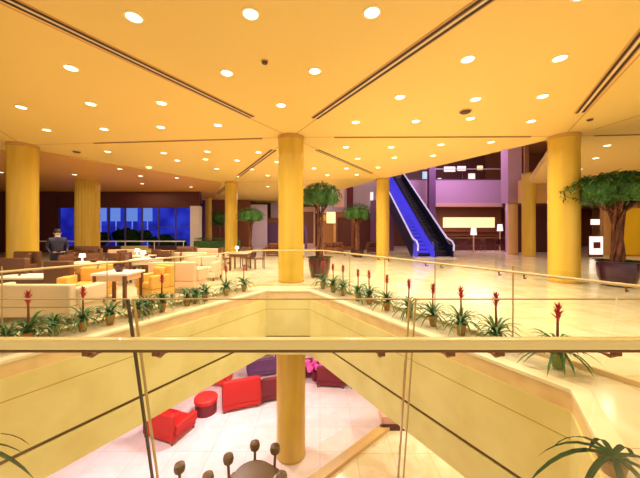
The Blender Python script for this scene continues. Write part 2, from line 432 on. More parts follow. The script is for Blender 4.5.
# near balustrade: leaning glass, thick gold rail, brackets
nb = empty('glass_balustrade', (0, 1.6, 0), 'foreground glass balustrade with thick gold handrail across the whole view', 'balustrade', 'glass balustrades around the void')
YT, YB, ZT = 1.46, 1.72, 1.305     # top and foot of the leaning glass
def gy(z): return YB+(YT-YB)*z/ZT - 1.6
joints = [-2.6, -.96, .46, 1.50, 2.5]
for a, b in zip(joints, joints[1:]):
    mb = MB(); t = .006
    v = [mb.bm.verts.new(c) for c in ((a+.012, gy(.012), .012), (b-.012, gy(.012), .012), (b-.012, gy(ZT), ZT), (a+.012, gy(ZT), ZT),
                                      (a+.012, gy(.012)+t*2, .012), (b-.012, gy(.012)+t*2, .012), (b-.012, gy(ZT)+t*2, ZT), (a+.012, gy(ZT)+t*2, ZT))]
    for f in ((0, 1, 2, 3), (7, 6, 5, 4), (0, 4, 5, 1), (1, 5, 6, 2), (2, 6, 7, 3), (3, 7, 4, 0)): mb.bm.faces.new([v[i] for i in f])
    mb.build('glass_panel', 'glass', nb)
    MB().beam((a+.012, gy(ZT)+.006, ZT+.001), (b-.012, gy(ZT)+.006, ZT+.001), .013, .005).build('top_edge', 'edge_tan', nb)
for k, x in enumerate(joints[1:3]):
    wd = (.0065, .0045, .0015)[k]
    MB().beam((x-.008, gy(.015), .015), (x-.008, gy(ZT), ZT), wd*1.6, .014).build('panel_edge', ('edge_dark', 'edge_tan', 'coping')[k], nb)
    MB().beam((x+.022, gy(.015), .015), (x+.022, gy(ZT), ZT), wd, .014).build('panel_edge', ('edge_tan', 'edge_tan', 'coping')[k], nb)
hr = MB().box(-2.7, 2.55, -.208, -.152, 1.074, 1.126, .016, seg=3).build('handrail', 'brass', nb, True)
MB().box(-2.7, 2.55, -.200, -.160, 1.062, 1.0715, .002).build('rail_underside', 'bronze', nb)
for x in (-1.14, -.80, .30, .64, .88, 1.45, -2.45):
    mb = MB(); mb.box(x-.018, x+.018, -.195, -.165, 1.040, 1.062, .006)
    mb.tube([(x, -.18, 1.045), (x, -.15, 1.025), (x, gy(1.03)-.002, 1.03)], .010, 8)
    mb.lathe([(.016, -.01), (.018, 0), (.012, .012)], x, gy(1.03)-.008, 1.03, 10)
    mb.build('bracket', 'bronze', nb, True)
MB().box(-2.7, 2.55, .09, .145, .0, .035, .005).build('base_channel', 'tan', nb)

# ------------------------------------------------------------------ bromeliads on the ledges
def bromeliad(seed, spike=True, potm='pot', nl=36, L0=.34):
    rnd = random.Random(seed)
    r = empty('potted_bromeliad', (0, 0, 0), '', 'potted plant', None)
    MB().lathe([(.055, .014), (.075, .16), (.085, .17), (.085, .185), (.07, .185), (.06, .16)], n=16).build('pot', potm, r, True)
    mb = MB()
    for k in range(nl):
        a = 2*PI*k/nl*2.4+rnd.uniform(-.2, .2); inner = k/nl
        up = .45+1.3*inner; L = L0*(1.15-.45*inner)*rnd.uniform(.85, 1.15)
        mb.leaf((.02*math.cos(a), .02*math.sin(a), .17+.08*inner), (math.cos(a), math.sin(a), 0), L, .05, up*.5+.75-.5*inner, 5, up)
    mb.build('leaves', 'leaf', r)
    if spike:
        mb = MB().tube([(0, 0, .2), (.005, 0, .4), (0, .004, .62)], [.016, .014, .012], 7); s = mb.build('flower_stem', 'stem', r, True)
        mb = MB()
        for k in range(26):
            t = k/25; z = .565+.15*t; a = k*2.4; ll = .085*(1-.5*t)
            mb.leaf((0, 0, z), (math.cos(a), math.sin(a), 0), ll, .034, .2, 3, 1.0+.8*t)
        mb.lathe([(.014, .56), (.02, .62), (.016, .68), (.004, .745)], n=8)
        mb.build('flower_spike', 'spike', r)
    return r
protos = [bromeliad(3), bromeliad(5, potm='potgreen'), bromeliad(11, spike=False, nl=32, L0=.32)]
used = [False]*3
def place_b(kind, x, y, rz, sc, lab, grp):
    p = protos[kind]
    if not used[kind]:
        used[kind] = True; p.location = (x, y, 0); p.rotation_euler = (0, 0, rz); p.scale = (sc,)*3; p['label'] = lab; p['group'] = grp
    else: dup(p, (x, y, 0), rz, lab, grp, sc)
rp = [558, 496, 461, 433, 409, 387, 369, 358, 343, 333, 323]
for i, px in enumerate(rp):
    y = 4.86/(T3+(px-320)/290); x = 4.86-T3*y
    k = 1 if i == 0 else 0
    place_b(k, x, y, random.uniform(0, 6), random.uniform(.97, 1.05) if i else 1.03,
            'red-spiked bromeliad in a pot on the right ledge, %s from the near end' % ORD[i], 'bromeliads along the right ledge')
lp = [28, 83, 110, 137, 162, 187, 205, 226, 244]
spk = {0, 1, 4, 7, 8}
for i, px in enumerate(lp):
    y = 6.64/(T3+(320-px)/290); x = -6.64+T3*y
    kind = 0 if i in spk else 2
    lab = ('red-spiked bromeliad on the left ledge, %s plant from the near end' if kind == 0 else 'leafy plant without flower on the left ledge, %s from the near end') % ORD[i]
    place_b(kind, x, y, random.uniform(0, 6), random.uniform(.95, 1.05), lab, 'plants along the left ledge')
# extra leafy plants between
for i, px in enumerate((55, 8, 148, 196)):
    y = 6.70/(T3+(320-px)/290); x = -6.72+T3*y
    place_b(2, x, y, random.uniform(0, 6), .95, 'low leafy filler plant on the left ledge, %s' % ['behind the nearest bromeliad', 'at the left picture edge', 'in the middle of the ledge', 'near the pink sofas'][i], 'leafy filler plants on the left ledge')
# near corner plants
def strap_plant(x, y, aim, label):
    r = empty('strap_leaf_plant', (x, y, 0), label, 'potted plant', 'strap-leaved plants by the front rail')
    MB().lathe([(.06, .014), (.08, .10), (.09, .11), (.085, .13), (.06, .12)], n=16).build('pot', 'pot', r, True)
    rnd = random.Random(int(x*10)); mb = MB()
    for k in range(10):
        a = aim+(k-5)*.6; L = .45*rnd.uniform(.8, 1.15)
        mb.leaf((0, 0, .12), (math.cos(a), math.sin(a), 0), L, .06, 1.0, 7, .42)
    mb.build('leaves', 'leafdark', r)
strap_plant(1.98, 1.96, 2.9, 'dark strap-leaved plant at the bottom right corner of the view')
strap_plant(-2.50, 1.96, .3, 'dark strap-leaved plant whose leaf tip shows at the bottom left corner')

# ------------------------------------------------------------------ planter trees
def tree(x, y, potr, poth, z0, z1, R, label, seed, potm='potpurple', trunks=4, tr=.05, nleaf=1500, cx=0, leafs=.09):
    rnd = random.Random(seed); r = empty('planter_tree', (x, y, 0), label, 'potted tree')
    MB().lathe([(potr*.76, .005), (potr*.95, poth*.4), (potr*1.0, poth*.82), (potr*.97, poth*.92), (potr*1.04, poth*.95), (potr*1.04, poth), (potr*.92, poth), (potr*.9, poth*.9)], n=28).build('pot', potm, r, True)
    mb = MB().lathe([(potr*.9, poth*.9), (potr*.6, poth*.97), (.02, poth*.99)], n=20); mb.build('soil', 'soil', r, True)
    mb = MB()
    for k in range(220 if R > 1 else 120):
        a = rnd.uniform(0, 2*PI); rr = potr*rnd.uniform(.3, 1); mb.leaf((rr*math.cos(a), rr*math.sin(a), poth*.95), (math.cos(a), math.sin(a), 0), potr*.35, .05, .9, 3, 1)
    mb.build('underplanting', 'leafdark', r)
    mb = MB(); zc = z0+(z1-z0)*.35
    for k in range(trunks):
        a0 = 2*PI*k/trunks; pts = []; rad = []
        for i in range(9):
            t = i/8; a = a0+t*3.2; q = (.13*potr/.5)*(1-.35*math.sin(t*PI)) + t**5*R*.25
            pts.append((q*math.cos(a)+cx*t, q*math.sin(a), poth*.9+(zc-poth*.9)*t)); rad.append(tr*(1.15-.5*t))
        mb.tube(pts, rad, 7)
    for k in range(10):
        a = rnd.uniform(0, 6.28); q = R*rnd.uniform(.4, .8)
        mb.tube([(cx*.8, 0, z0-(z0-poth)*.22), (cx+q*.5*math.cos(a), q*.5*math.sin(a), z0+.05), (cx+q*math.cos(a), q*math.sin(a), zc+.1)], [tr*.6, tr*.4, tr*.2], 5)
    mb.build('trunk', 'trunk', r, True)
    mb = MB(); H = z1-z0
    for k in range(14):
        a = 2*PI*k/14*2.4; q = R*.62*math.sqrt((k+.5)/14)
        mb.ell((cx+q*math.cos(a), q*math.sin(a), z0+H*.40-(q/R)**2*H*.18), (R*.30, R*.30, H*.32), 2, .10, k+seed)
    for k in range(nleaf):
        a = rnd.uniform(0, 2*PI); q = R*math.sqrt(rnd.random()); top = rnd.random() < .72
        e = math.sqrt(max(0, 1-(q/R)**2))
        z = (z0+H*.30)+H*.70*e*rnd.uniform(.75, 1.02) if top else (z0+H*.30)-H*.28*e*rnd.uniform(.2, 1.1)
        b = rnd.uniform(0, 6.28)
        mb.leaf((cx+q*math.cos(a), q*math.sin(a), z-.03), (math.cos(b), math.sin(b), 0), leafs*rnd.uniform(.7, 1.3), leafs*.5, rnd.uniform(.2, 1.2), 2, rnd.uniform(-.2, .9))
    mb.build('foliage', 'treeleaf', r)
    return r
tree(8.98, 8.75, .49, .76, 2.45, 3.45, 1.47, 'large flat-crowned tree in a plum bowl planter beside the right column', 1, 'potpurple', 5, .06, 3600, 0, .13)
tree(-.02, 10.45, .40, .72, 2.55, 3.42, .78, 'round-crowned tree in a maroon pot just right of the centre column', 2, 'potred', 4, .045, 1700, .04)
tree(2.35, 18.3, .42, .45, 2.35, 3.45, 1.0, 'small-crowned tree with bundled trunks left of the escalator column', 3, 'potred', 6, .07, 1200)
tree(-4.15, 17.3, .35, .35, 2.2, 3.1, .85, 'small round tree just right of the slim lounge column', 4, 'potred', 4, .045, 1000)

# ------------------------------------------------------------------ back walls, windows, shops
struct(MB().box(-30, -9.3, 22.4, 22.7, 3.5, CEIL+.3).build('wall_left_top', 'maroon'))
struct(MB().box(-30, -9.3, 22.4, 22.7, 0, .45).build('wall_left_sill', 'maroon'))
struct(MB().box(-30, -20.3, 22.35, 22.7, 0, 4.9).build('wall_left', 'maroon'))
struct(MB().box(-30, 30, 32, 32.3, 0, 10.4).build('wall_back', 'shopwood'))
struct(MB().box(-30.2, -30, -4, 32, 0, 5).build('wall_side_left', 'maroon'))
struct(MB().box(30, 30.2, -4, 32, 0, 10.4).build('wall_side_right', 'tanwall'))
scr = tag(MB().box(-32, -11.6, 27.0, 27.1, 0, 6).build('night_backdrop', 'night'), 'deep blue lit night garden seen through the lounge windows', 'night view'); scr['kind'] = 'structure'
# windows: seven frames
wx0, wx1 = -20.3, -9.9; nw = 8
for k in range(nw):
    a = wx0+(wx1-wx0)*k/nw; b = wx0+(wx1-wx0)*(k+1)/nw
    wr = empty('window_%d' % (k+1), ((a+b)/2, 22.5, .45), None, None, kind='structure'); hw = (b-a)/2
    mb = MB(); mb.box(-hw, -hw+.05, -.05, .05, 0, 3.05); mb.box(hw-.05, hw, -.05, .05, 0, 3.05); mb.box(-hw+.05, hw-.05, -.05, .05, 0, .06); mb.box(-hw+.05, hw-.05, -.05, .05, 2.99, 3.05)
    mb.box(-hw+.05, hw-.05, -.03, .03, 1.5, 1.54)
    mb.build('window_frame', 'frame', wr)
    MB().box(-hw+.05, hw-.05, -.01, .01, .06, 2.99).build('window_pane', 'glass', wr)
for k, (x, w_, h) in enumerate(((-20.2, 1.1, 1.25), (-18.8, .85, 1.3), (-17.3, 1.0, 1.2), (-15.9, .95, 1.3), (-21.6, .8, 1.1))):
    tag(MB().box(x-w_/2, x+w_/2, 26.6, 26.7, 2.55, 2.55+h).box(x-.04, x+.04, 26.7, 26.76, 0, 2.9).build('lit_garden_panel', 'skyblue'), 'pale blue glowing panel beyond the windows, %s' % ('nearest the thick ribbed column', 'second from the thick ribbed column', 'third from the thick ribbed column', 'rightmost of the pale panels', 'leftmost, left of the thick ribbed column')[[0, 1, 2, 3, 4].index(k)], 'lit panel', 'pale blue panels beyond the windows')
for k, (x, h) in enumerate(((-18.4, 1.5), (-16.9, 1.9), (-15.3, 1.7), (-13.6, 1.4), (-12.2, 1.0))):
    g = MB()
    for j in range(6): g.ell((random.uniform(-.7, .7), random.uniform(-.3, .3), h*random.uniform(.4, .8)), (.5, .4, h*.3), 2, .15, j)
    rnd = random.Random(k)
    for j in range(260):
        a = rnd.uniform(0, 6.28); g.leaf((rnd.uniform(-1.1, 1.1), rnd.uniform(-.5, .5), rnd.uniform(.3, h)), (math.cos(a), math.sin(a), 0), .3, .1, .8, 2, .8)
    o = g.build('garden_shrub', 'leafdark'); o.location = (x, 24.2+.9*(k % 2), 0)
    tag(o, 'dark shrub outside the blue windows, %s from the left' % ORD[k], 'shrub', 'shrubs outside the windows')
    MB().tube([(0, 0, 0), (0, 0, h*.5)], .05, 6).build('stem', 'wood', o)
struct(MB().box(-9.85, -9.2, 22.0, 22.6, 0, 3.55).build('wall_post', 'greywhite'))
# far middle shops
def panel(x0, x1, y, z0, z1, m, name, label, cat, th=.15, grp=None):
    return tag(MB().box(x0, x1, y-th, y, z0, z1).build(name, m), label, cat, grp)
struct(MB().box(-11.5, -6.9, 28.5, 28.8, 0, 4.7).build('wall_far_left', 'shopwood'))
struct(MB().box(-6.9, -5.3, 29.0, 29.3, 0, 4.3).build('wall_far_lilac', 'lilac'))
struct(MB().box(-5.3, -2.2, 31.2, 31.4, 0, 5.6).build('wall_far_white', 'lilac'))
def shopfront(x0, x1, y, h, body, glass, label, lit=None):
    r = empty('shop_kiosk', ((x0+x1)/2, y, 0), label, 'shop'); w2 = (x1-x0)/2
    mb = MB(); mb.box(-w2, w2, -.15, 0, h-.5, h); mb.box(-w2, -w2+.2, -.15, 0, 0, h-.5); mb.box(w2-.2, w2, -.15, 0, 0, h-.5); mb.box(-w2+.2, w2-.2, -.15, 0, 0, .35); mb.build('surround', body, r)
    n = max(1, int((x1-x0)/1.4))
    for k in range(n):
        a = -w2+.2+(2*w2-.4)*k/n; b = -w2+.2+(2*w2-.4)*(k+1)/n
        MB().box(a+.03, b-.03, -.08, -.05, .35, h-.5).build('display_pane', glass, r)
    if lit: MB().box(-w2+.1, w2-.1, -.2, -.15, h-.42, h-.12).build('fascia_sign', lit, r)
    return r
shopfront(-6.6, -3.9, 30.0, 3.0, 'shopwood', 'purpledark', 'small dark shop front beneath the lilac wall at far middle')
shopfront(-4.0, -1.2, 27.2, 2.1, 'purpledark', 'navy', 'low indigo shop front behind the small round tree')
shopfront(-3.3, -.5, 30.9, 4.2, 'pinkband', 'shopwood', 'tall rosy shop front left of the centre column')
shopfront(.0, 1.3, 24.0, 3.0, 'tanwall', 'midwood', 'tan shop front behind the maroon-potted tree')
shopfront(1.3, 2.9, 25.0, 3.3, 'shopwood', 'maroon', 'dark shop front behind the escalator-side tree')
shopfront(2.9, 6.2, 26.0, 3.0, 'maroon', 'maroon', 'maroon shop front behind the column by the escalators')
tag(MB().box(.55, 1.25, 23.74, 23.85, 2.3, 3.2).build('lit_menu_board', 'litwarm'), 'cream lit board between the two round trees', 'lit board')
panel(1.4, 2.3, 27.6, 3.9, 5.8, 'pinkband', 'wall_panel', 'pink upper wall panel left of the escalators', 'wall panel')
struct(MB().box(-.4, 5.8, 28.2, 28.4, 3.4, 7.2).build('wall_upper_purple', 'lilac'))
tag(MB().box(2.6, 3.2, 28.02, 28.19, 3.5, 6.4).build('banner', 'crimson'), 'dark crimson banner on the purple upper wall', 'banner')
tag(MB().box(4.9, 5.15, 28.1, 28.2, 4.3, 5.4).build('lit_sign', 'litwhite'), 'narrow white lit sign left of the escalator column', 'lit sign')
# low hedge / plants left of slim column
hd = MB(); rnd = random.Random(5)
for j in range(900):
    a = rnd.uniform(0, 6.28); hd.leaf((rnd.uniform(-1.6, 1.6), rnd.uniform(-.25, .25), rnd.uniform(.25, 1.15)), (math.cos(a), math.sin(a), 0), .2, .08, .8, 2, .8)
hd.box(-1.6, 1.6, -.22, .22, .3, .95, .05)
o = hd.build('hedge', 'leaf'); o.location = (-7.3, 20.6, 0); tag(o, 'low green hedge in a trough left of the slim lounge column', 'hedge')
MB().box(-1.6, 1.6, -.27, .27, 0, .3, .02).build('trough', 'midwood', o)
hp = MB()
for j in range(500):
    a = rnd.uniform(0, 6.28); hp.leaf((rnd.uniform(-.6, .6), rnd.uniform(-.4, .4), rnd.uniform(2.0, 3.3)), (math.cos(a), math.sin(a), 0), .25, .09, .8, 2, .6)
hp.ell((0, 0, 2.7), (.6, .4, .55), 2, .1, 3)
o = hp.build('potted_tree', 'treeleaf'); o.location = (-8.3, 24.0, 0); tag(o, 'far narrow tree between white post and slim column', 'potted tree')
MB().tube([(0, 0, .4), (0, 0, 2.4)], .06, 7).build('trunk', 'trunk', o); MB().lathe([(.22, 0), (.3, .45), (.26, .45)], n=14).build('pot', 'potred', o)

# purple balcony and upper storey
BY = 27.9
bal = empty('balcony', (12, BY, 4), 'purple balcony front with pink lower band above the shop bar', 'balcony')
MB().box(-5.6, 5.5, 0, .4, .35, 2.55).build('front_panel', 'purple', bal)
MB().box(-5.6, 5.5, -.05, .4, 0, .35).build('lower_band', 'pinkband', bal)
MB().box(-5.6, 5.5, -.04, .3, 2.55, 2.65).build('top_ledge', 'purpledark', bal)
struct(MB().box(5.0, 30, 28.35, 32, 6.3, 6.5).build('floor_upper', 'shopwood'))
struct(MB().box(5.0, 30, 28.35, 32, 4.0, 4.2).build('ceiling_shop', 'shopwood'))
bg = empty('glass_balustrade', (12, BY+.1, 6.65), 'upper-storey glass balustrade on top of the purple balcony', 'balustrade')
for k in range(6): MB().box(-5.5+k*1.83, -5.5+(k+1)*1.83-.05, 0, .02, 0, .95).build('glass_panel', 'glassfar', bg)
MB().box(-5.5, 5.4, -.03, .05, .95, 1.02).build('handrail', 'lilac', bg)
struct(MB().box(5, 18, 31.6, 31.9, 6.5, 10.2).build('wall_upper_shop', 'maroon'))
for k, (x, w_, h, m, z) in enumerate(((11.6, .9, .9, 'litblue', 7.2), (14.1, 1.2, .55, 'litwhite', 8.1), (15.4, .9, .5, 'litwhite', 8.2), (16.5, .7, .7, 'litwhite', 7.2), (13.0, .35, .3, 'litwhite', 7.1), (17.4, .6, .45, 'litwarm', 8.3))):
    tag(MB().box(x-w_/2, x+w_/2, 31.5, 31.6, z, z+h, .02).build('shop_light_panel', m), '%s lit panel in the upper storey, %s from the left' % ({'litblue': 'pale blue', 'litwhite': 'white', 'litwarm': 'amber'}[m], ORD[[0, 2, 3, 4, 1, 5][k]]), 'lit panel', 'lit panels of the upper storey')
tag(MB().box(9.9, 10.5, 26.3, 26.8, 0, 8.2).build('pier', 'purpledark'), 'dark purple pier between escalators and balcony front', 'pier')
tag(MB().box(13.1, 14.05, 20.2, 21.0, 3.65, 9.2).build('pier', 'purple'), 'lavender square pier above the dim tan column', 'pier')
tag(MB().box(14.2, 14.75, 21.6, 22.2, 0.0, 9.2).build('pier', 'purple'), 'second lavender pier just left of the slim tan-gold column', 'pier')
tag(MB().beam((15.0, 21.0, 0), (15.05, 21.2, 9.4), .25, .25).build('slanted_post', 'midwood'), 'brown slanted post behind the lavender piers', 'post')
# cross beam over tan column to right
struct(MB().box(13.3, 30, 19.0, 19.5, 3.5, CEIL+.3).build('wall_right_beam', 'tanwall'))
struct(MB().box(19.2, 30, 19.6, 19.9, 0, 3.6).build('wall_right', 'tanwall'))
struct(MB().box(14.6, 19.2, 22.6, 22.9, 0, 3.6).build('wall_right_recess', 'maroon'))
tag(MB().box(19.7, 24.5, 19.1, 19.58, .0, 3.2, .25, seg=4).build('yellow_wall_panel', 'yellow'), 'bright yellow panel on the right behind the big tree', 'wall panel')
tag(MB().box(17.35, 17.85, 18.5, 18.6, 2.05, 2.4).build('hanging_sign', 'litwhite'), 'small white sign above the poster right of the column', 'sign')
pr = empty('poster_stand', (17.6, 18.5, 0), 'white and pink poster on a stand behind the big planter', 'poster')
MB().box(-.42, .42, -.04, 0, .15, 1.3).build('poster', 'litwhite', pr); MB().box(-.2, .25, -.05, -.04, .55, .95).build('printed_patch', 'crimson', pr); MB().box(-.45, .45, 0, .05, .0, 1.35).build('frame', 'maroon', pr)
tag(MB().box(15.9, 16.5, 22.48, 22.6, 1.9, 2.6).build('lit_board', 'litwarm'), 'orange glowing board in the dark opening left of the right column', 'lit board')
tag(MB().ell((17.2, 21.6, 1.35), (.2, .2, .2), 2).lathe([(.15, 0), (.15, .03), (.03, .05), (.03, 1.17)], 17.2, 21.6, 0, 12).build('globe_lamp', 'litblue'), 'pale globe lamp low in the dark opening left of the right column', 'lamp')

# bar under the balcony
bar = empty('bar_counter', (13.6, 25.0, 0), 'dark bar counter under the purple balcony', 'counter')
MB().box(-4.4, 3.1, -.3, .3, 0, 1.0).build('body', 'maroon', bar); MB().box(-4.5, 3.2, -.38, .38, 1.0, 1.07, .01).build('worktop', 'wood', bar)
sh = empty('lit_back_bar', (14.6, 29.0, 0), 'yellow-lit back bar sign band under the purple balcony', 'back bar')
MB().box(-4, 3.5, 0, .3, 0, 4.0).build('back_panel', 'shopwood', sh)
for k in range(3): MB().box(-2.3+k*1.72, -.62+k*1.72, -.08, 0, 2.0, 3.0).build('lit_panel', 'litwarm', sh)
for k in range(3): MB().box(-2.5, 3.0, -.25, 0, .8+.4*k, .84+.4*k).build('shelf', 'midwood', sh)
def stool_chair():
    r = empty('bar_chair', (0, 0, 0), '', 'chair')
    MB().box(-.22, .22, -.22, .22, .42, .5, .03).build('seat', 'maroon', r); MB().box(-.22, .22, .17, .24, .55, 1.0, .03).build('backrest', 'maroon', r)
    for sx in (-1, 1):
        for sy in (-1, 1): MB().tube([(sx*.19, sy*.19, 0), (sx*.18, sy*.18, .55 if sy > 0 else .43)], .018, 6).build('leg', 'wood', r)
    return r
bc = stool_chair()
for k, x in enumerate((10.0, 11.1, 12.2, 13.3, 14.4, 15.5)):
    lab = 'dark chair in front of the shop bar, %s from the left' % ORD[k]
    if k == 0: bc.location = (x, 23.3, 0); bc['label'] = lab; bc['group'] = 'chairs at the shop bar'
    else: dup(bc, (x, 23.3+(k % 2)*.35, 0), (k % 3-1)*.5, lab, 'chairs at the shop bar')
for x, y, zt, lab in ((11.6, 21.9, 1.9, 'pink-shaded floor lamp in front of the shop bar'), (14.9, 24.0, 2.2, 'white-shaded lamp near the right end of the shop bar')):
    r = empty('floor_lamp', (x, y, 0), lab, 'lamp', 'floor lamps at the shop bar')
    MB().lathe([(.2, 0), (.2, .03), (.03, .05)], n=16).build('base', 'pinkband', r); MB().tube([(0, 0, .04), (0, 0, zt-.5)], .05, 8).build('pole', 'pinkband', r)
    MB().lathe([(.22, zt-.55), (.17, zt)], n=16).build('lamp_shade', 'litwhite', r)

# escalators
def escalator(xa, xb, label, stepm, left_lit, right_lit, panelm):
    y0, y1, zt, dx = 18.3, 27.0, 6.3, -.5
    r = empty('escalator', ((xa+xb)/2, y0, 0), label, 'escalator', 'escalators up to the balcony'); w2 = (xb-xa)/2
    Y = y1-y0
    def P(x, t, dz=0): return (x+dx*t, Y*t, zt*t+dz)
    mb = MB(); mb.beam(P(0, 0, -.05), P(0, 1, -.25), 2*w2-.1, .5); mb.build('truss', 'navy', r)
    mb = MB(); n = 26
    for k in range(n):
        t = (k+.5)/n; c = P(0, t, .23); mb.box(c[0]-w2+.1, c[0]+w2-.1, c[1]-.17, c[1]+.17, c[2]-.1, c[2]+.1)
    mb.build('steps', stepm, r)
    for s, lit in ((-1, left_lit), (1, right_lit)):
        x = s*(w2-.04)
        MB().beam(P(x, 0, .5), P(x, 1, .5), .05, .75).build('side_panel', 'navy' if s < 0 else panelm, r)
        MB().tube([(x, -.75, .45), (x, -.8, .8), (x, -.55, 1.02), P(x, .02, 1.08), P(x, 1, .98)], .055, 8).build('handrail', 'railwhite' if lit else 'navy', r, True)
        MB().beam((x, -.7, .4), (x, .1, .45), .05, .8).build('newel_panel', panelm, r)
    MB().box(-w2, w2, -1.1, .1, .0, .06).build('landing_plate', 'greywhite', r)
    return r
escalator(5.88, 6.98, 'left escalator with blue-lit side beside the slim column', 'bluelit', True, False, 'bluelit')
escalator(7.03, 8.13, 'right escalator with dark steps and pale handrail', 'navy', False, True, 'navy')
struct(MB().box(4.2, 6.1, 24.0, 24.2, 0, 4.2).build('wall_behind_escalator', 'purpledark'))

# ------------------------------------------------------------------ lounge furniture
def sofa(x, y, w_, rz, m, label, h=.82, d=.8, group=None, name='sofa', legm='wood', fm=None):
    r = empty(name, (x, y, 0), label, 'sofa' if name == 'sofa' else 'armchair', group, rz); w2 = w_/2; fm = fm or m
    MB().box(-w2, w2, -d/2, d/2, .12, .30, .03).build('base', fm, r, True)
    n = max(1, round((w_-.3)/.65))
    for k in range(n):
        a = -w2+.14+(w_-.28)*k/n; b = -w2+.14+(w_-.28)*(k+1)/n
        MB().box(a+.005, b-.005, -d/2, d/2-.18, .30, .45, .05, seg=3).build('seat_cushion', m, r, True)
        MB().box(a+.005, b-.005, d/2-.30, d/2-.14, .44, h-.04, .06, seg=3).build('back_cushion', m, r, True)
    MB().box(-w2, w2, d/2-.15, d/2, .30, h, .04, seg=3).build('backrest', fm, r, True)
    for s in (-1, 1): MB().box(s*w2-.07 if s < 0 else w2-.14+.07-.07, s*w2+.14-.07+.07-.0 if s < 0 else w2, -d/2, d/2-.14, .30, .62, .04, seg=3).build('arm', fm, r, True)
    for sx in (-1, 1):
        for sy in (-1, 1): MB().box(sx*(w2-.06)-.025, sx*(w2-.06)+.025, sy*(d/2-.06)-.025, sy*(d/2-.06)+.025, 0, .12).build('leg', legm, r)
    return r
def table(x, y, w_, d, h, rz, topm, label, legm='wood', apron='cream', name='table'):
    r = empty(name, (x, y, 0), label, 'table', None, rz)
    MB().box(-w_/2, w_/2, -d/2, d/2, h-.05, h, .01).build('table_top', topm, r)
    MB().box(-w_/2+.05, w_/2-.05, -d/2+.05, d/2-.05, h-.17, h-.05).build('apron', apron, r)
    for sx in (-1, 1):
        for sy in (-1, 1): MB().box(sx*(w_/2-.06)-.03, sx*(w_/2-.06)+.03, sy*(d/2-.06)-.03, sy*(d/2-.06)+.03, 0, h-.05).build('leg', legm, r)
    return r
table(-4.5, 6.5, .76, .7, .74, 0, 'white', 'white-topped table with dark legs behind the left ledge plants', apron='pink')
mbp = MB().lathe([(.06, .742), (.10, .80), (.12, .88), (.10, .94), (.08, .94)], -4.5, 6.5, 0, 16); tag(mbp.build('bowl', 'potred', None, True), 'small dark red bowl on the white-topped table', 'bowl')
sofa(-3.95, 8.1, 1.25, PI, 'pink', 'pink cream two-seat sofa seen from behind near the void corner')
sofa(-4.1, 9.9, 1.3, 0, 'cream', 'cream sofa facing the void behind the pink sofa')
sofa(-5.45, 6.9, .85, .3, 'amber', 'amber armchair left of the white-topped table', name='armchair')
sofa(-3.95, 7.0, .6, -.5, 'amber', 'amber armchair right of the white-topped table', name='armchair', d=.6)
sofa(-5.35, 5.5, 1.9, PI, 'cream', 'long cream sofa with its back to the void at far left', h=.70)
sofa(-6.1, 7.0, .62, PI, 'wood', 'dark wooden armchair behind the long cream sofa', name='armchair', h=.95, d=.6)
table(-7.2, 7.2, 1.3, .7, .55, 0, 'white', 'low pale coffee table behind the long cream sofa', name='coffee_table', apron='wood')
table(-6.9, 8.6, 1.2, .8, .72, 0, 'cream', 'cream table in front of the standing person')
sofa(-9.4, 9.0, .8, 0, 'wood', 'dark armchair at the far left with a white cushion', name='armchair', h=1.0)
tag(MB().box(-9.6, -9.2, 8.95, 9.1, .46, .80, .05, seg=3).build('cushion', 'white', None, True), 'white cushion on the dark armchair at far left', 'cushion')
sofa(-7.9, 7.75, .7, PI, 'wood', 'dark armchair below the left column', name='armchair', h=.95, d=.65)
cnt = 0
places = ['between the slim column and the lounge', 'in front of the blue windows', 'beside the thick ribbed column', 'behind the standing person', 'near the white post', 'at the right end of the lounge', 'midway across the lounge', 'under the brown ceiling edge']
spots = [(-7.0, 12.2, 'olive'), (-8.9, 13.4, 'pink'), (-11.2, 13.8, 'brown'), (-5.0, 11.6, 'cream'), (-7.2, 15.2, 'brown'), (-10.4, 16.4, 'olive'), (-12.8, 15.6, 'brown'), (-5.2, 14.2, 'pink')]
for (x, y, m), pl in zip(spots, places):
    sofa(x, y, 1.3, random.uniform(-.4, .4) + (PI if cnt % 2 else 0), m, '%s lounge sofa %s' % (m, pl), group='sofas across the lounge')
    table(x+.4, y-1.3, .8, .6, .5, random.uniform(-.3, .3), 'wood', 'dark low table before the %s sofa %s' % (m, pl), name='coffee_table', apron='wood')
    cnt += 1
# cafe chairs and table-top things
def cafe_chair():
    r = empty('cafe_chair', (0, 0, 0), '', 'chair')
    MB().box(-.21, .21, -.21, .21, .42, .48, .03).build('seat', 'brown', r, True); MB().box(-.20, .20, .17, .22, .55, .92, .03).build('backrest', 'wood', r, True)
    for sx in (-1, 1):
        for sy in (-1, 1): MB().tube([(sx*.18, sy*.18, 0), (sx*.17, sy*.18, .60 if sy > 0 else .42)], .018, 6).build('leg', 'wood', r)
    return r
cc = cafe_chair()
grp = [(-6.9, 8.6, 'cream table in front of the standing person'), (-5.7, 9.6, 'white tablecloth table left of the cream sofa'), (-6.6, 10.7, 'pink-topped table behind the amber armchairs'), (-3.4, 12.4, 'pale table near the slim lounge column')]
table(-5.7, 9.6, .8, .8, .74, 0, 'white', 'small white table left of the cream sofa', apron='white')
table(-6.6, 10.7, .8, .8, .74, .2, 'pink', 'small pink-topped table behind the amber armchairs', apron='white')
table(-3.4, 12.4, .8, .8, .74, 0, 'cream', 'small pale table near the slim lounge column', apron='wood')
first = True
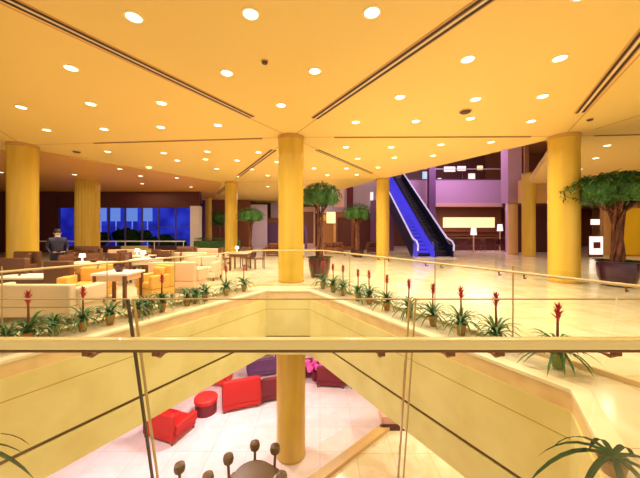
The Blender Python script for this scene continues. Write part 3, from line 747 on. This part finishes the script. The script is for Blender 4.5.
for gx, gy_, gl in grp:
    for q, (a, side) in enumerate(((20, 'right'), (160, 'left'), (90, 'far'))):
        t = math.radians(a); x, y = gx+.80*math.cos(t), gy_+.80*math.sin(t); lab = 'dark brown cafe chair at the %s side of the %s' % (side, gl)
        if len(lab.split()) > 16: lab = 'brown chair, %s side of the %s' % (side, gl)
        if first: cc.location = (x, y, 0); cc.rotation_euler = (0, 0, t-PI/2); cc['label'] = lab; cc['group'] = 'cafe chairs in the lounge'; first = False
        else: dup(cc, (x, y, 0), t-PI/2, lab, 'cafe chairs in the lounge')
for gx, gy_, gl in grp:
    h = .72 if gx == -6.9 else .74
    o = MB().lathe([(.05, 0), (.06, .02), (.02, .04), (.02, .14), (.09, .15), (.07, .26)], n=14).build('table_lamp', 'litwhite', None, True); o.location = (gx-.15, gy_, h+.001)
    tag(o, 'small white lamp on the '+gl, 'lamp', 'small lamps on lounge tables')
    o = MB().lathe([(.06, 0), (.10, .04), (.11, .08), (.09, .08)], n=14).build('bowl', 'potred', None, True); o.location = (gx+.15, gy_+.05, h+.001)
    tag(o, 'dark bowl beside the lamp on the '+gl, 'bowl', 'bowls on lounge tables')

# a slim lounge rail in front of the windows
lr = empty('lounge_rail', (-14, 18.9, 0), 'slim white rail in front of the blue windows', 'rail')
MB().tube([(-4.5, 0, .98), (5.2, 0, .98)], .035, 8).build('top_rail', 'greywhite', lr)
for k in range(6): MB().tube([(-4.4+k*1.9, 0, 0), (-4.4+k*1.9, 0, .96)], .02, 6).build('post', 'greywhite', lr)

# far middle furniture
for k, (x, y, m, lab) in enumerate(((-2.9, 19.6, 'shopwood', 'brown wooden bench behind the small round tree'), (-1.7, 18.2, 'cream', 'cream bench left of the centre column'), (1.0, 21.2, 'shopwood', 'brown cafe bench behind the maroon-potted tree'), (4.2, 21.5, 'maroon', 'maroon bench behind the escalator column'))):
    sofa(x, y, 1.4, 0, m, lab)

# ------------------------------------------------------------------ people
def person(x, y, rz, label, h=1.72):
    r = empty('person', (x, y, 0), label, 'person', None, rz)
    me = bpy.data.meshes.new('body'); 
    J = {'pel': (0, 0, .95), 'wa': (0, 0, 1.08), 'ch': (0, 0, 1.3), 'nk': (0, 0, 1.46), 'hd': (0, -.01, 1.54), 'top': (0, -.01, 1.67),
         'sl': (-.19, 0, 1.41), 'sr': (.19, 0, 1.41), 'el': (-.25, .03, 1.14), 'er': (.25, .03, 1.14), 'wl': (-.2, -.14, .98), 'wr': (.2, -.14, .98), 'hl': (-.12, -.2, 1.0), 'hr': (.12, -.2, 1.0),
         'hpl': (-.1, 0, .9), 'hpr': (.1, 0, .9), 'kl': (-.11, -.02, .5), 'kr': (.11, -.02, .5), 'al': (-.11, .02, .08), 'ar': (.11, .02, .08), 'tl': (-.12, -.16, .04), 'tr': (.12, -.16, .04)}
    Rd = {'pel': .16, 'wa': .15, 'ch': .17, 'nk': .06, 'hd': .085, 'top': .08, 'sl': .075, 'sr': .075, 'el': .05, 'er': .05, 'wl': .035, 'wr': .035, 'hl': .03, 'hr': .03, 'hpl': .1, 'hpr': .1, 'kl': .07, 'kr': .07, 'al': .05, 'ar': .05, 'tl': .035, 'tr': .035}
    names = list(J); idx = {n: i for i, n in enumerate(names)}
    E = [('pel', 'wa'), ('wa', 'ch'), ('ch', 'nk'), ('nk', 'hd'), ('hd', 'top'), ('ch', 'sl'), ('ch', 'sr'), ('sl', 'el'), ('sr', 'er'), ('el', 'wl'), ('er', 'wr'), ('wl', 'hl'), ('wr', 'hr'), ('pel', 'hpl'), ('pel', 'hpr'), ('hpl', 'kl'), ('hpr', 'kr'), ('kl', 'al'), ('kr', 'ar'), ('al', 'tl'), ('ar', 'tr')]
    s = h/1.75
    me.from_pydata([tuple(c*s for c in J[n]) for n in names], [(idx[a], idx[b]) for a, b in E], [])
    o = bpy.data.objects.new('body', me); COL.objects.link(o); o.parent = r
    md = o.modifiers.new('skin', 'SKIN'); md.use_smooth_shade = True
    for n in names:
        v = me.skin_vertices[0].data[idx[n]]; v.radius = (Rd[n]*s, Rd[n]*s*(.72 if n in ('wa', 'ch', 'pel') else 1)); v.use_root = (n == 'pel')
    o.modifiers.new('sub', 'SUBSURF').levels = 2; o.modifiers['sub'].render_levels = 2
    # cloth and skin split by height in one procedural material
    m = bpy.data.materials.new('clothed_body'); m.use_nodes = True; nt = m.node_tree; b = nt.nodes['Principled BSDF']
    tc = nt.nodes.new('ShaderNodeTexCoord'); sp = nt.nodes.new('ShaderNodeSeparateXYZ'); rp_ = nt.nodes.new('ShaderNodeValToRGB'); rp_.color_ramp.interpolation = 'CONSTANT'
    mr = nt.nodes.new('ShaderNodeMath'); mr.operation = 'DIVIDE'; mr.inputs[1].default_value = 2*s
    e = rp_.color_ramp.elements; e[0].position = 0; e[0].color = (.012, .012, .04, 1); e[1].position = .768; e[1].color = (.62, .34, .24, 1)
    k = e.new(.742); k.color = (.8, .8, .85, 1)
    nt.links.new(tc.outputs['Object'], sp.inputs[0]); nt.links.new(sp.outputs['Z'], mr.inputs[0]); nt.links.new(mr.outputs[0], rp_.inputs['Fac']); nt.links.new(rp_.outputs['Color'], b.inputs['Base Color'])
    me.materials.append(m)
    MB().ell((0, .015*s, 1.655*s), (.095*s, .105*s, .10*s), 2, .03, 2).build('hair', 'hair', r, True)
    mb = MB().ell((0, -.105*s, 1.60*s), (.014, .02, .022), 1); mb.ell((-.093*s, 0, 1.60*s), (.014, .02, .03), 1); mb.ell((.093*s, 0, 1.60*s), (.014, .02, .03), 1); mb.build('nose_and_ears', 'skin', r, True)
    mb = MB(); mb.ell((-.033*s, -.092*s, 1.625*s), (.012, .008, .007), 1); mb.ell((.033*s, -.092*s, 1.625*s), (.012, .008, .007), 1); mb.build('eyes', 'hair', r)
    MB().ell((0, -.092*s, 1.555*s), (.025, .008, .006), 1).build('mouth', 'crimson', r)
    for sd in (-1, 1):
        mb = MB(); px_, py_, pz_ = sd*.11*s, -.2*s, 1.0*s
        mb.ell((px_, py_, pz_), (.045, .035, .022), 2)
        for q in range(4): mb.tube([(px_-sd*.03, py_-.025+q*.017, pz_), (px_-sd*(.06+.006*(q % 2)), py_-.03+q*.017, pz_-.006), (px_-sd*.085, py_-.028+q*.017, pz_-.02)], [.009, .008, .006], 6)
        mb.tube([(px_+sd*.02, py_-.02, pz_+.01), (px_-sd*.01, py_-.045, pz_+.02), (px_-sd*.035, py_-.05, pz_+.018)], [.010, .009, .007], 6)
        mb.build('hand', 'skin', r, True)
    return r
person(-8.42, 9.3, .9, 'person in a dark navy suit and pale collar standing right of the left column')

# ------------------------------------------------------------------ lower lobby
struct(MB().box(-30, 30, -6, 34, LOW-.2, LOW).build('floor_lower', 'lowfloor'))
struct(MB().box(-30, 30, 27, 27.3, LOW, SOF).build('wall_lower_back', 'maroon'))
struct(MB().box(-30.2, -30, -6, 34, LOW, SOF).build('wall_lower_left', 'tanwall'))
struct(MB().box(30, 30.2, -6, 34, LOW, SOF).build('wall_lower_right', 'tanwall'))
def low(px, py, z=LOW):
    y = (EYE-z)*290/(py-231); return ((px-320)*y/290, y)
def place_low(o, z=LOW): o.location.z = z
o = sofa(*low(170, 432), 1.35, -.35+PI/2*0+PI, 'red', 'square bright red armchair at the left of the lower lobby', name='armchair', h=1.0, d=1.1); place_low(o)
x, y = low(206, 412)
o = empty('ottoman', (x, y, LOW), 'round red-topped ottoman between the red armchair and red sofa', 'ottoman')
MB().lathe([(.40, 0), (.42, .42), (.40, .45)], n=28).build('base', 'crimson', o, True); MB().lathe([(.43, .45), (.45, .50), (.45, .60), (.41, .64), (.1, .655)], n=28).build('seat_cushion', 'redseat', o, True)
x, y = low(240, 402)
o = sofa(x, y+.1, 1.5, PI+.35, 'redseat', 'large red sofa behind the round ottoman in the lower lobby', h=1.25, d=1.5, fm='red'); place_low(o)
x, y = low(271, 396); o = sofa(x, y, 1.15, PI+.35, 'crimson', 'dark crimson sofa right of the large red sofa', h=1.0, d=1.0); place_low(o)
x, y = low(266, 373); o = sofa(x, y, 1.9, PI+.35, 'purpledark', 'dark purple sofa behind the red and crimson sofas', h=.9, d=.9); place_low(o)
x, y = -3.1, 16.6
o = table(x, y, 1.1, .8, .6, .35, 'white', 'white table behind the red sofas in the lower lobby', apron='white'); place_low(o)
for k, (px, py, m, lab) in enumerate(((216, 382, 'redseat', 'small red armchair behind the round ottoman'), (331, 384, 'crimson', 'dark crimson sofa right of the lower column'), (362, 384, 'crimson', 'dark crimson sofa farther right under the gallery'), (312, 374, 'crimson', 'crimson armchair at the back of the lower lobby'))):
    x, y = low(px, py); o = sofa(x, y, 1.3, PI-.3+k*.2, m, lab, h=.95); place_low(o)
x, y = -.22, 14.2
o = empty('flower_arrangement', (x, y, LOW), 'magenta flower arrangement just right of the lower column', 'flowers')
MB().lathe([(.15, 0), (.22, .2), (.16, .42), (.2, .5)], n=16).build('vase', 'crimson', o, True)
mb = MB(); rnd = random.Random(4)
for k in range(26): mb.ell((rnd.uniform(-.42, .42), rnd.uniform(-.42, .42), 0.8+rnd.uniform(-.3, .35)), (.15, .15, .13), 1, .15, k)
mb.build('blooms', 'magenta', o)
# round table with chairs at the bottom
def lowchair(x, y, rz, label):
    r = empty('dining_chair', (x, y, LOW), label, 'chair', 'chairs around the lower round table', rz)
    MB().box(-.2, .2, -.2, .2, .42, .47, .03).build('seat', 'chairwood', r, True)
    MB().lathe([(.05, .80), (.13, .86), (.15, .95), (.13, 1.05), (.05, 1.09)], 0, .22, 0, 14).build('backrest', 'chairwood', r, True)
    MB().tube([(0, .2, .45), (0, .23, .85)], .04, 7).build('back_post', 'chairwood', r)
    for sx in (-1, 1):
        for sy in (-1, 1): MB().tube([(sx*.17, sy*.17, 0), (sx*.16, sy*.16, .42)], .018, 6).build('leg', 'chairwood', r)
tx, ty = -1.78, 7.75
o = empty('round_table', (tx, ty, LOW), 'round brown table with a ring of chairs at the bottom of the void', 'table')
MB().lathe([(.50, .72), (.54, .73), (.54, .76), (.5, .765)], n=32).build('table_top', 'chairwood', o, True); MB().lathe([(.3, 0), (.28, .04), (.06, .1), (.06, .72)], n=16).build('pedestal', 'chairwood', o, True)
for k, (a, lab) in enumerate(((157, 'left'), (100, 'back'), (56, 'back right'), (-20, 'right'), (-90, 'front'))):
    t = math.radians(a); lowchair(tx+.62*math.cos(t), ty+.62*math.sin(t), t-PI/2, 'brown dining chair with a rounded back at the %s of the round table' % lab)
o = empty('round_table', (-3.6, 6.85, LOW), 'second round brown table left of the bigger one at the bottom edge', 'table')
MB().lathe([(.45, .72), (.48, .75), (.45, .765)], n=28).build('table_top', 'chairwood', o, True); MB().lathe([(.25, 0), (.05, .1), (.05, .72)], n=14).build('pedestal', 'chairwood', o, True)
for a, lab in ((100, 'back'), (40, 'right')):
    t = math.radians(a); lowchair(-3.6+.72*math.cos(t), 6.85+.72*math.sin(t), t-PI/2, 'brown chair at the %s of the second round table' % lab)
# raised terrace with coping and glass at lower right
tp = [(-.9, 7.3), (-.05, 8.0), (2.55, 10.3), (2.85, 10.55), (9, 10.55), (9, 5.0), (-.9, 5.0)]
ZT2 = LOW+.55
struct(MB().prism([(-1.0, 7.0), (2.75, 10.35), (9, 10.35), (9, 5), (-1.0, 5)], LOW, ZT2).build('floor_terrace', 'floor'))
tb = empty('terrace_balustrade', (-1.0, 7.0, ZT2), 'tan stone coping with low glass panels on the lower terrace edge', 'balustrade')
MB().beam((0, 0, .06), (3.75, 3.35, .06), .30, .12).build('coping', 'coppertan', tb)
for k in range(4):
    a, b = k/4, (k+1)/4-.01; MB().beam((3.75*a, 3.35*a, .55), (3.75*b, 3.35*b, .55), .015, .86).build('glass_panel', 'glassfar', tb)
x, y = low(400, 428, ZT2)
o = empty('bench', (x, y+.2, ZT2), 'dark red-brown bench beyond the lower terrace corner', 'bench')
MB().box(-.65, .55, -.3, .3, .12, .45, .02).build('seat', 'pinkband', o); MB().box(-.7, .6, -.34, -.3, 0, .2).build('base', 'maroon', o); MB().box(-.65, .55, .25, .32, .45, .9).build('backrest', 'maroon', o)

# ------------------------------------------------------------------ lights
def area(name, loc, size, e, col, rot=(0, 0, 0), sy=None):
    l = bpy.data.lights.new(name, 'AREA'); l.energy = e; l.color = col; l.size = size
    if sy: l.shape = 'RECTANGLE'; l.size_y = sy
    o = bpy.data.objects.new(name, l); COL.objects.link(o); o.location = loc; o.rotation_euler = rot; return o
for x, y, e, c in ((-3.5, 11, 420, (1, .84, .86)), (-6.4, 8, 330, (1, .88, .9)), (.5, 11.5, 230, (1, .88, .78)), (-1.5, 15.5, 260, (1, .7, .7)), (4.8, 9.0, 420, (1, .90, .62)), (-3, 5.5, 150, (1, .9, .75))):
    if not (-3 < x < 1 and y < 8): area('lobby_fill', (x, y, SOF-.05), .8, e, c)  # unseen fill lights added under the slab to brighten the lower lobby
# purple wash on the balcony and escalators
area('balcony_wash', (11.5, 23.0, 9.6), 4, 1500, (.92, .66, 1), (math.radians(25), 0, 0))
area('bar_wash', (13.5, 24.5, 3.9), 2.5, 330, (1, .72, .66))  # unseen fill added to brighten the bar area
area('far_shop_wash', (-2.5, 25.0, CEIL-.1), 3, 520, (1, .84, .74))  # unseen fill added to brighten the lilac shop walls
area('far_shop_wash', (2.2, 21.5, CEIL+2), 2.5, 420, (1, .8, .7))  # another unseen fill, added to lift the shops behind the trees
area('lounge_wash', (-13, 20.5, CEIL-.1), 2.5, 120, (1, .7, .4))

world = bpy.data.worlds.new('World'); scene.world = world; world.use_nodes = True
bgn = world.node_tree.nodes['Background']; bgn.inputs['Color'].default_value = (1, .88, .68, 1); bgn.inputs['Strength'].default_value = 1.9  # warm ambient fill added through the side left open behind the camera

# ------------------------------------------------------------------ camera
cd = bpy.data.cameras.new('camera'); cam = bpy.data.objects.new('camera', cd); COL.objects.link(cam)
cam.location = (0, 0, EYE); cam.rotation_euler = (PI/2, 0, 0)
cd.sensor_width = 36; cd.lens = 290/640*36; cd.shift_y = -8/640; cd.clip_start = .02; cd.clip_end = 200
scene.camera = cam
vs = scene.view_settings; vs.view_transform = 'Standard'; vs.look = 'None'; vs.gamma = 1; vs.use_curve_mapping = False
vs.exposure = -1.25
